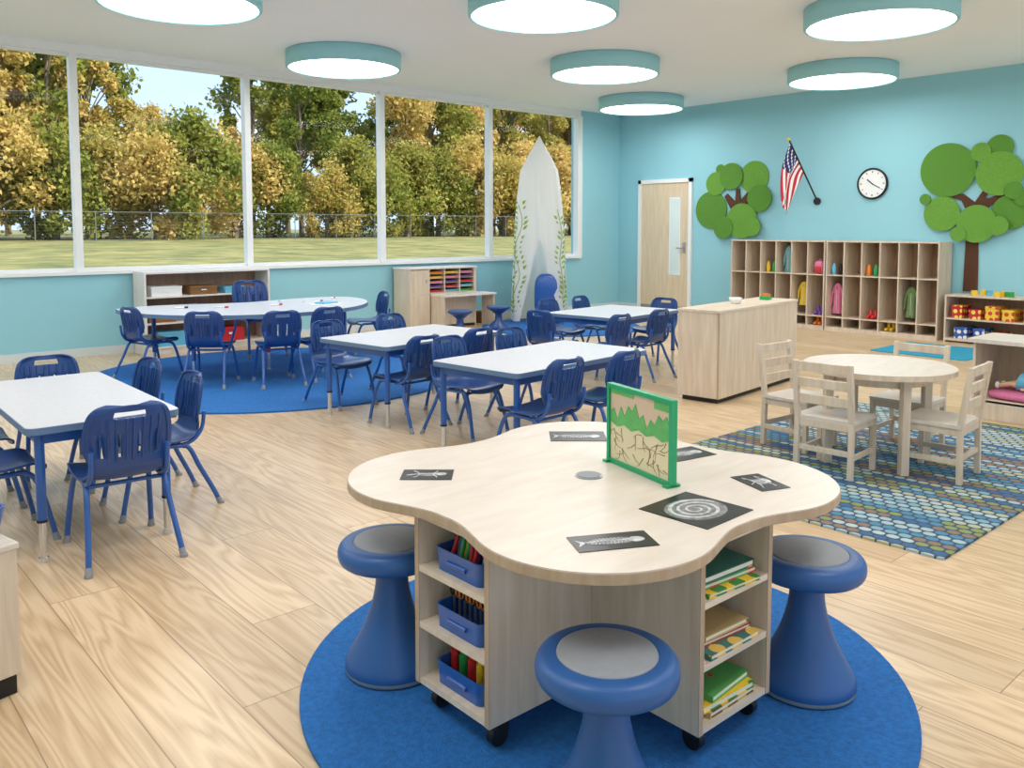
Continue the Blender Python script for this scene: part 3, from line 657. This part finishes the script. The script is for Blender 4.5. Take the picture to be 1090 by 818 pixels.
for c in range(3):
    xa=x0+.32+c*.256; b.box(xa+.24,xa+.256,y0,y1-.012,.48,.8,M_maple)
    for r in range(5):
        z=.49+r*.062; m=[M_red,M_yel,M_grn,M_purp,M_org,M_lblue,M_pink,M_black][(c*5+r*3)%8]
        b.box(xa,xa+.24,y0,y1-.02,z-.006,z-.002,M_maple); b.box(xa+.01,xa+.23,y0+.03,y1-.05,z,z+.022,m)
b.box(x0+.02,x0+.30,y0,y0+.02,.48,.79,M_maple); b.tube([(x0+.26,y0-.01,.62),(x0+.26,y0-.01,.66)],.006,M_steel,8)
b.obj('art_paper_cabinet',(0,0,0),0,.002)
b=MB(); tray(b,rrect(.26,.22,.03),.85,1,.16,M_bask); b.obj('wicker_basket',(7.72,9.34,0))
b=MB(); b.lathe([(0,0),(.14,0),(.15,.01),(.13,.05),(.05,.12),(.045,.2),(.12,.26),(.16,.28),(.16,.30),(.14,.31),(0,.315)],M_blue,n=32); LS=b.mesh('low_blue_stool')
place(LS,'low_blue_stool',(6.60,8.45,0)); place(LS,'low_blue_stool',(7.28,8.5,.0125))
# ------------------------------------------------------------------ canopy tent
TX,TY=8.46,8.97
b=MB()
def sq(a,z):
    c=max(abs(math.cos(a-PI/4)),abs(math.sin(a-PI/4))); s_=(1/c-1)*.6+1
    return s_*(1+.035*math.sin(a*14+z*1.5)*max(0,min(1,(2.35-z)/.8)))
prof=catmull([(.40,.02),(.39,.3),(.375,.7),(.350,1.2),(.32,1.7),(.29,2.0),(.268,2.15),(.245,2.20),(.17,2.35),(.10,2.47),(.04,2.58),(.008,2.64)],4)
n=160; vs=[];fs=[]; ang0=math.atan2(-TY,-TX)
def gap(z): return .62*max(0,1-z/1.15)**.6
for r,z in prof:
    g=gap(z)
    for j in range(n+1):
        a=ang0+.02+g+(2*PI-2*g)*j/n; e=min(j,n-j)/n
        rr=r*sq(a,z)*(1+.10*math.exp(-(e*30)**2)*(1 if g>0 else 0)*math.sin(z*5+1)); vs.append((rr*math.cos(a),rr*math.sin(a),z))
for i in range(len(prof)-1):
    for j in range(n):
        k=i*(n+1)+j; fs.append((k,k+1,k+n+2,k+n+1))
b.add(vs,fs,M_tent,True)
M_leaf=mat('leaf_print_green',(150,178,84),.8,.15,30)
def rad(z):
    for i in range(len(prof)-1):
        if prof[i][1]<=z<=prof[i+1][1]: 
            t_=(z-prof[i][1])/(prof[i+1][1]-prof[i][1]); return prof[i][0]*(1-t_)+prof[i+1][0]*t_
    return .4
def onT(a,z,o=.006):
    r=rad(z)*sq(a,z)+o; return Vector((r*math.cos(a),r*math.sin(a),z))
for a in(-.95,-.75,.80,1.15,2.2,-2.0):
    top=random.uniform(1.0,1.7); pts=[]; k=int(top/.07)
    for i in range(k):
        z=.05+i*.07; pts.append(onT(ang0+a+.08*math.sin(i*.6+a*5),z))
    b.tube(pts,.005,M_leaf,5)
    for i in range(1,k):
        for sd_ in(-1,1):
            if random.random()<.75:
                aa=ang0+a+.08*math.sin(i*.6+a*5)+sd_*.14; z=.05+i*.07+.03; c=onT(aa,z,.010); td=Vector((-math.sin(aa),math.cos(aa),0)); tl=sd_*.9
                up=Vector((0,0,1))*math.cos(tl)+td*math.sin(tl); sd2=td*math.cos(tl)-Vector((0,0,1))*math.sin(tl); l=random.uniform(.035,.06)
                b.add([c-up*l,c+sd2*l*.38,c+up*l,c-sd2*l*.38],[(0,1,2,3)],M_leaf)
b.obj('canopy_tent',(TX,TY,.0125))
b=MB(); b.ell((0,.04,.12),(.19,.22,.12),M_blue2,24,12,.55); b.ell((0,-.13,.36),(.18,.09,.33),M_blue2,24,14,.6)
b.obj('blue_foam_lounger',(8.25,8.58,.0125),138)
# ------------------------------------------------------------------ wall decor
def disc2(b,x,y,r,z,m):
    n=48; p=[(x+r*math.cos(2*PI*i/n),y+r*math.sin(2*PI*i/n)) for i in range(n)]; b.prism(p,z-.016,z,m)
b=MB(); b.M=WR(7.37,1.35)
def A(l): return [((x-778)*.0172,(243-y)*.01406) for x,y in l]
def Bf(l): return [((x-1034)*.0110,(243-y)*.01126) for x,y in l]
b.prism(A([(776,250),(784,250),(785,232),(791,222),(798,208),(794,206),(787,215),(786,202),(783,202),(782,216),(774,207),(771,210),(778,224),(778,235)])[::-1],.005,.03,M_brown)
for i,(x,y,r,dz) in enumerate([(757,224,18.5,.02),(762,196,11.5,.03),(778,189,13,.045),(800,191,15.5,.02),(806,213,13,.045),(790,236,17,.06),(772,243,11,.075),(801,242,9,.08),(766,181,5,.02)]):
    p=A([(x,y)])[0]; disc2(b,p[0],p[1],r*.0152,dz,M_felt if i%2 else M_felt2)
b.obj('felt_tree_decoration')
b=MB(); b.M=WR(4.0,1.35)
b.prism(Bf([(1027,311),(1042,311),(1041,262),(1040,232),(1052,220),(1068,212),(1066,207),(1050,212),(1046,212),(1056,194),(1052,192),(1041,208),(1036,216),(1024,207),(1012,206),(1012,211),(1022,214),(1028,226),(1028,262)])[::-1],.001,.018,M_brown)
for i,(x,y,r,dz) in enumerate([(1007,181,29,.03),(1041,164,10,.045),(1059,160,13,.03),(1060,187,23,.05),(1075,205,9,.065),(1003,228,19,.05),(985,212,6,.065),(1040,239,20,.07),(1072,227,18,.04),(1062,241,10,.085),(1084,213,8,.06),(1022,250,8,.085)]):
    p=Bf([(x,y)])[0]; disc2(b,p[0],p[1],r*.0112,dz,M_felt if i%2 else M_felt2)
b.obj('felt_tree_decoration')
# clock
b=MB(); b.M=WR(5.23,1.92)
b.lathe([(.175,0),(.20,.005),(.205,.03),(.195,.04),(.182,.04),(.18,.03)],M_black,n=48); b.disc(.182,.028,M_white,n=48)
for k in range(12):
    a=PI/2-k*PI/6; c,s_=math.cos(a),math.sin(a); b.tube([(.14*c,.14*s_,.030),(.16*c,.16*s_,.030)],.004 if k%3 else .006,M_black,6)
for a,l,w in((math.radians(-30),.12,.005),(math.radians(140),.085,.007)): b.tube([(-.02*math.cos(a),-.02*math.sin(a),.034),(l*math.cos(a),l*math.sin(a),.034)],w,M_black,6)
b.obj('wall_clock')
# flag
b=MB(); Tp=Vector((10.42,6.16,2.50)); Bp=Vector((10.89,6.00,1.71)); D=Bp-Tp
b.tube([Tp-D*.03,Bp],.011,M_black,8); b.ell(tuple(Tp-D*.04),(.022,.022,.022),M_yel,10,8); b.tube([(10.895,6.0,1.71),(10.87,6.0,1.71)],.05,M_black,16)
nh,nf=26,22; vs=[]
for i in range(nh+1):
    h=i/nh
    for j in range(nf+1):
        f=j/nf; p=Tp+D*(.50*h*(1-.55*f)+.02)
        p=p+Vector((.02*math.sin(h*15)*f,.03+.17*f**.7*(1-.5*f)+.035*math.sin(h*11+f*3)*min(1,f*3), -.78*f))
        p.y+=-.03*(1-f); vs.append(tuple(p))
for i in range(nh):
    for j in range(nf):
        h=(i+.5)/nh; f=(j+.5)/nf; s_=int(h*13)
        m=M_flagb if (s_<7 and f<.4) else (M_flagr if s_%2==0 else M_flagw)
        if m is M_flagb and (i*3+j*2)%5==0: m=M_flagw
        a=i*(nf+1)+j; q=[vs[a],vs[a+1],vs[a+nf+2],vs[a+nf+1]]; b.add(q,[(0,1,2,3)],m,False)
b.obj('american_flag_on_pole')
# ------------------------------------------------------------------ exterior
def gm():
    m=bpy.data.materials.new('lawn_grass'); m.use_nodes=True; nt=m.node_tree; N=nt.nodes; L=nt.links
    b=N['Principled BSDF']; b.inputs['Roughness'].default_value=.95
    tc=N.new('ShaderNodeTexCoord'); n=N.new('ShaderNodeTexNoise'); n.inputs['Scale'].default_value=.5; n.inputs['Detail'].default_value=10; n.inputs['Roughness'].default_value=.75; L.new(tc.outputs['Object'],n.inputs['Vector'])
    r=N.new('ShaderNodeValToRGB'); r.color_ramp.elements[0].position=.38; r.color_ramp.elements[0].color=lin(96,104,52); r.color_ramp.elements[1].position=.64; r.color_ramp.elements[1].color=lin(166,154,92)
    L.new(n.outputs['Fac'],r.inputs[0]); L.new(r.outputs[0],b.inputs['Base Color']); return m
b=MB(); b.add([(-60,9.85,-.2),(170,9.85,-.2),(170,52,.6),(-60,52,.6),(170,150,1.0),(-60,150,1.0)],[(0,1,2,3),(3,2,4,5)],gm()); b.obj('lawn_ground')
b=MB()
for i in range(40):
    x=-10+3.0*i; b.tube([(x,50.5,.45),(x,50.5,2.25)],.03,M_fence,6)
for z,r_ in((2.22,.02),(.62,.01)): b.tube([(-10,50.5,z),(107,50.5,z)],r_,M_fence,5)
for k in range(10): 
    b.tube([(-10,50.5,.7+k*.16),(107,50.5,.7+k*.16)],.003,M_fence,3)
b.obj('chain_link_fence')
def leafmat():
    m=bpy.data.materials.new('autumn_foliage'); m.use_nodes=True; nt=m.node_tree; N=nt.nodes; L=nt.links; N.clear()
    oi=N.new('ShaderNodeObjectInfo'); tc=N.new('ShaderNodeTexCoord'); nz=N.new('ShaderNodeTexNoise'); nz.inputs['Scale'].default_value=.7; nz.inputs['Detail'].default_value=8; nz.inputs['Roughness'].default_value=.7; L.new(tc.outputs['Object'],nz.inputs['Vector'])
    ad=N.new('ShaderNodeMath'); ad.operation='MULTIPLY_ADD'; ad.inputs[1].default_value=1.0; L.new(nz.outputs['Fac'],ad.inputs[0])
    sb=N.new('ShaderNodeMath'); sb.operation='MULTIPLY_ADD'; sb.inputs[1].default_value=.5; sb.inputs[2].default_value=-.20; L.new(oi.outputs['Random'],sb.inputs[0]); L.new(sb.outputs[0],ad.inputs[2])
    r=N.new('ShaderNodeValToRGB'); e=r.color_ramp.elements; e[0].position=.1; e[0].color=lin(92,112,50); e[1].position=.9; e[1].color=lin(232,204,136)
    for p,c in((.35,(140,148,70)),(.55,(182,172,90)),(.72,(212,186,112))): q=e.new(p); q.color=lin(*c)
    L.new(ad.outputs[0],r.inputs[0])
    d=N.new('ShaderNodeBsdfDiffuse'); tr=N.new('ShaderNodeBsdfTranslucent'); x=N.new('ShaderNodeMixShader'); x.inputs[0].default_value=.4; o=N.new('ShaderNodeOutputMaterial')
    L.new(r.outputs[0],d.inputs[0]); L.new(r.outputs[0],tr.inputs[0]); L.new(d.outputs[0],x.inputs[1]); L.new(tr.outputs[0],x.inputs[2]); L.new(x.outputs[0],o.inputs[0]); return m
M_fol=leafmat(); M_bark=mat('tree_bark',(120,106,88),.9,.3,3)
def tree_mesh(name,h,w,nl,base,seed,leaf=.24):
    r=np.random.default_rng(seed); b=MB()
    b.tube([(0,0,-.5),(.1,0,h*.3),(-.1,.1,h*.6),(0,0,h*.9)],[.22,.16,.10,.03],M_bark,8)
    blobs=[]
    for k in range(34):
        z=base+(h-base)*r.uniform(.02,1)**.9; f=(z-base)/(h-base); rad_=w*math.sin(PI*min(.97,.12+f*.85))**.7
        a=r.uniform(0,2*PI); q=rad_*r.uniform(.2,.95); c=np.array([q*math.cos(a),q*math.sin(a),z]); blobs.append((c,r.uniform(.18,.42)*w))
        b.tube([(0,0,max(.5,z-h*.16)),tuple(c*.6+np.array([0,0,max(.5,z-h*.1)])*.4),tuple(c)],[.06,.04,.015],M_bark,5)
    V=list(b.v); Fc=list(b.f)
    cs=np.array([c for c,_ in blobs]); rs=np.array([q for _,q in blobs]); k=r.integers(0,len(blobs),nl)
    d=r.normal(size=(nl,3)); d/=np.linalg.norm(d,axis=1)[:,None]; P=cs[k]+d*(rs[k]*r.uniform(.3,1.2,nl))[:,None]
    u=r.normal(size=(nl,3)); u/=np.linalg.norm(u,axis=1)[:,None]; w_=np.cross(u,r.normal(size=(nl,3))); w_/=np.linalg.norm(w_,axis=1)[:,None]
    s=(leaf*r.uniform(.4,1.0,nl))[:,None]
    Q=np.stack([P-u*s,P+w_*s*.6,P+u*s,P-w_*s*.6],1).reshape(-1,3)
    o=len(V); V=V+[tuple(x) for x in Q.tolist()]; nb=len(Fc); Fc=Fc+[(o+4*i,o+4*i+1,o+4*i+2,o+4*i+3) for i in range(nl)]
    me=bpy.data.meshes.new(name); me.from_pydata(V,[],Fc); me.materials.append(M_bark); me.materials.append(M_fol); me.polygons.foreach_set('material_index',[0]*nb+[1]*nl); me.update(); return me
big=[tree_mesh('tree',15,3.2,12000,2.5,s) for s in(1,2,3)]
pop=tree_mesh('tree',18,2.0,9000,2.0,9)
bush=[tree_mesh('bush',6.0,2.8,10000,.4,s,.18) for s in(21,22)]
ri=random.Random(3)
for i in range(26):
    x=4+i*2.9+ri.uniform(-.8,.8); y=55.5+ri.uniform(-1,1.5); s=ri.uniform(.8,1.3); place(bush[i%2],'bush',(x,y,.5),ri.uniform(0,360),0,s)
for i in range(20):
    x=2+i*4.3+ri.uniform(-1,1); y=62+ri.uniform(-2,3); s=ri.uniform(.85,1.15)
    if 18<x<29: s*=.6
    place(big[i%3],'tree',(x,y,.5),ri.uniform(0,360),0,s)
for i in range(22):
    x=0+i*5+ri.uniform(-1.5,1.5); y=75+ri.uniform(-3,4); s=ri.uniform(1.0,1.35)
    if 23<x<34: s*=.55
    place(big[(i+1)%3] if i%3 else pop,'tree',(x,y,.6),ri.uniform(0,360),0,s)
for x,y,s in[(14,60,1.05),(11,61,1.1),(17,63,1.0),(46,66,1.1),(60,68,1.1),(52,67,1.05)]: place(pop,'tree',(x,y,.5),ri.uniform(0,360),0,s)
# ------------------------------------------------------------------ light
w=bpy.data.worlds.new('sky'); scene.world=w; w.use_nodes=True; nt=w.node_tree; N=nt.nodes; L=nt.links; bg=N['Background']
tc=N.new('ShaderNodeTexCoord'); sp=N.new('ShaderNodeSeparateXYZ'); L.new(tc.outputs['Generated'],sp.inputs[0])
nz=N.new('ShaderNodeTexNoise'); nz.inputs['Scale'].default_value=6; nz.inputs['Detail'].default_value=5; L.new(tc.outputs['Generated'],nz.inputs['Vector'])
r=N.new('ShaderNodeValToRGB'); e=r.color_ramp.elements; e[0].position=.0; e[0].color=(.52,.68,.86,1); e[1].position=.6; e[1].color=(.40,.60,.90,1); L.new(sp.outputs[2],r.inputs[0])
r2=N.new('ShaderNodeValToRGB'); r2.color_ramp.elements[0].position=.5; r2.color_ramp.elements[1].position=.68; L.new(nz.outputs['Fac'],r2.inputs[0])
mx_=N.new('ShaderNodeMix'); mx_.data_type='RGBA'; L.new(r2.outputs[0],mx_.inputs[0]); L.new(r.outputs[0],mx_.inputs[6]); mx_.inputs[7].default_value=(.85,.9,.96,1)
L.new(mx_.outputs[2],bg.inputs[0]); bg.inputs[1].default_value=1.3
sd=bpy.data.lights.new('sun','SUN'); sd.energy=5.0; sd.angle=math.radians(1.5); sd.color=(1,.95,.86); so=bpy.data.objects.new('sun',sd); scene.collection.objects.link(so)
so.rotation_euler=Vector((.55,-.7,.75)).to_track_quat('Z','Y').to_euler()
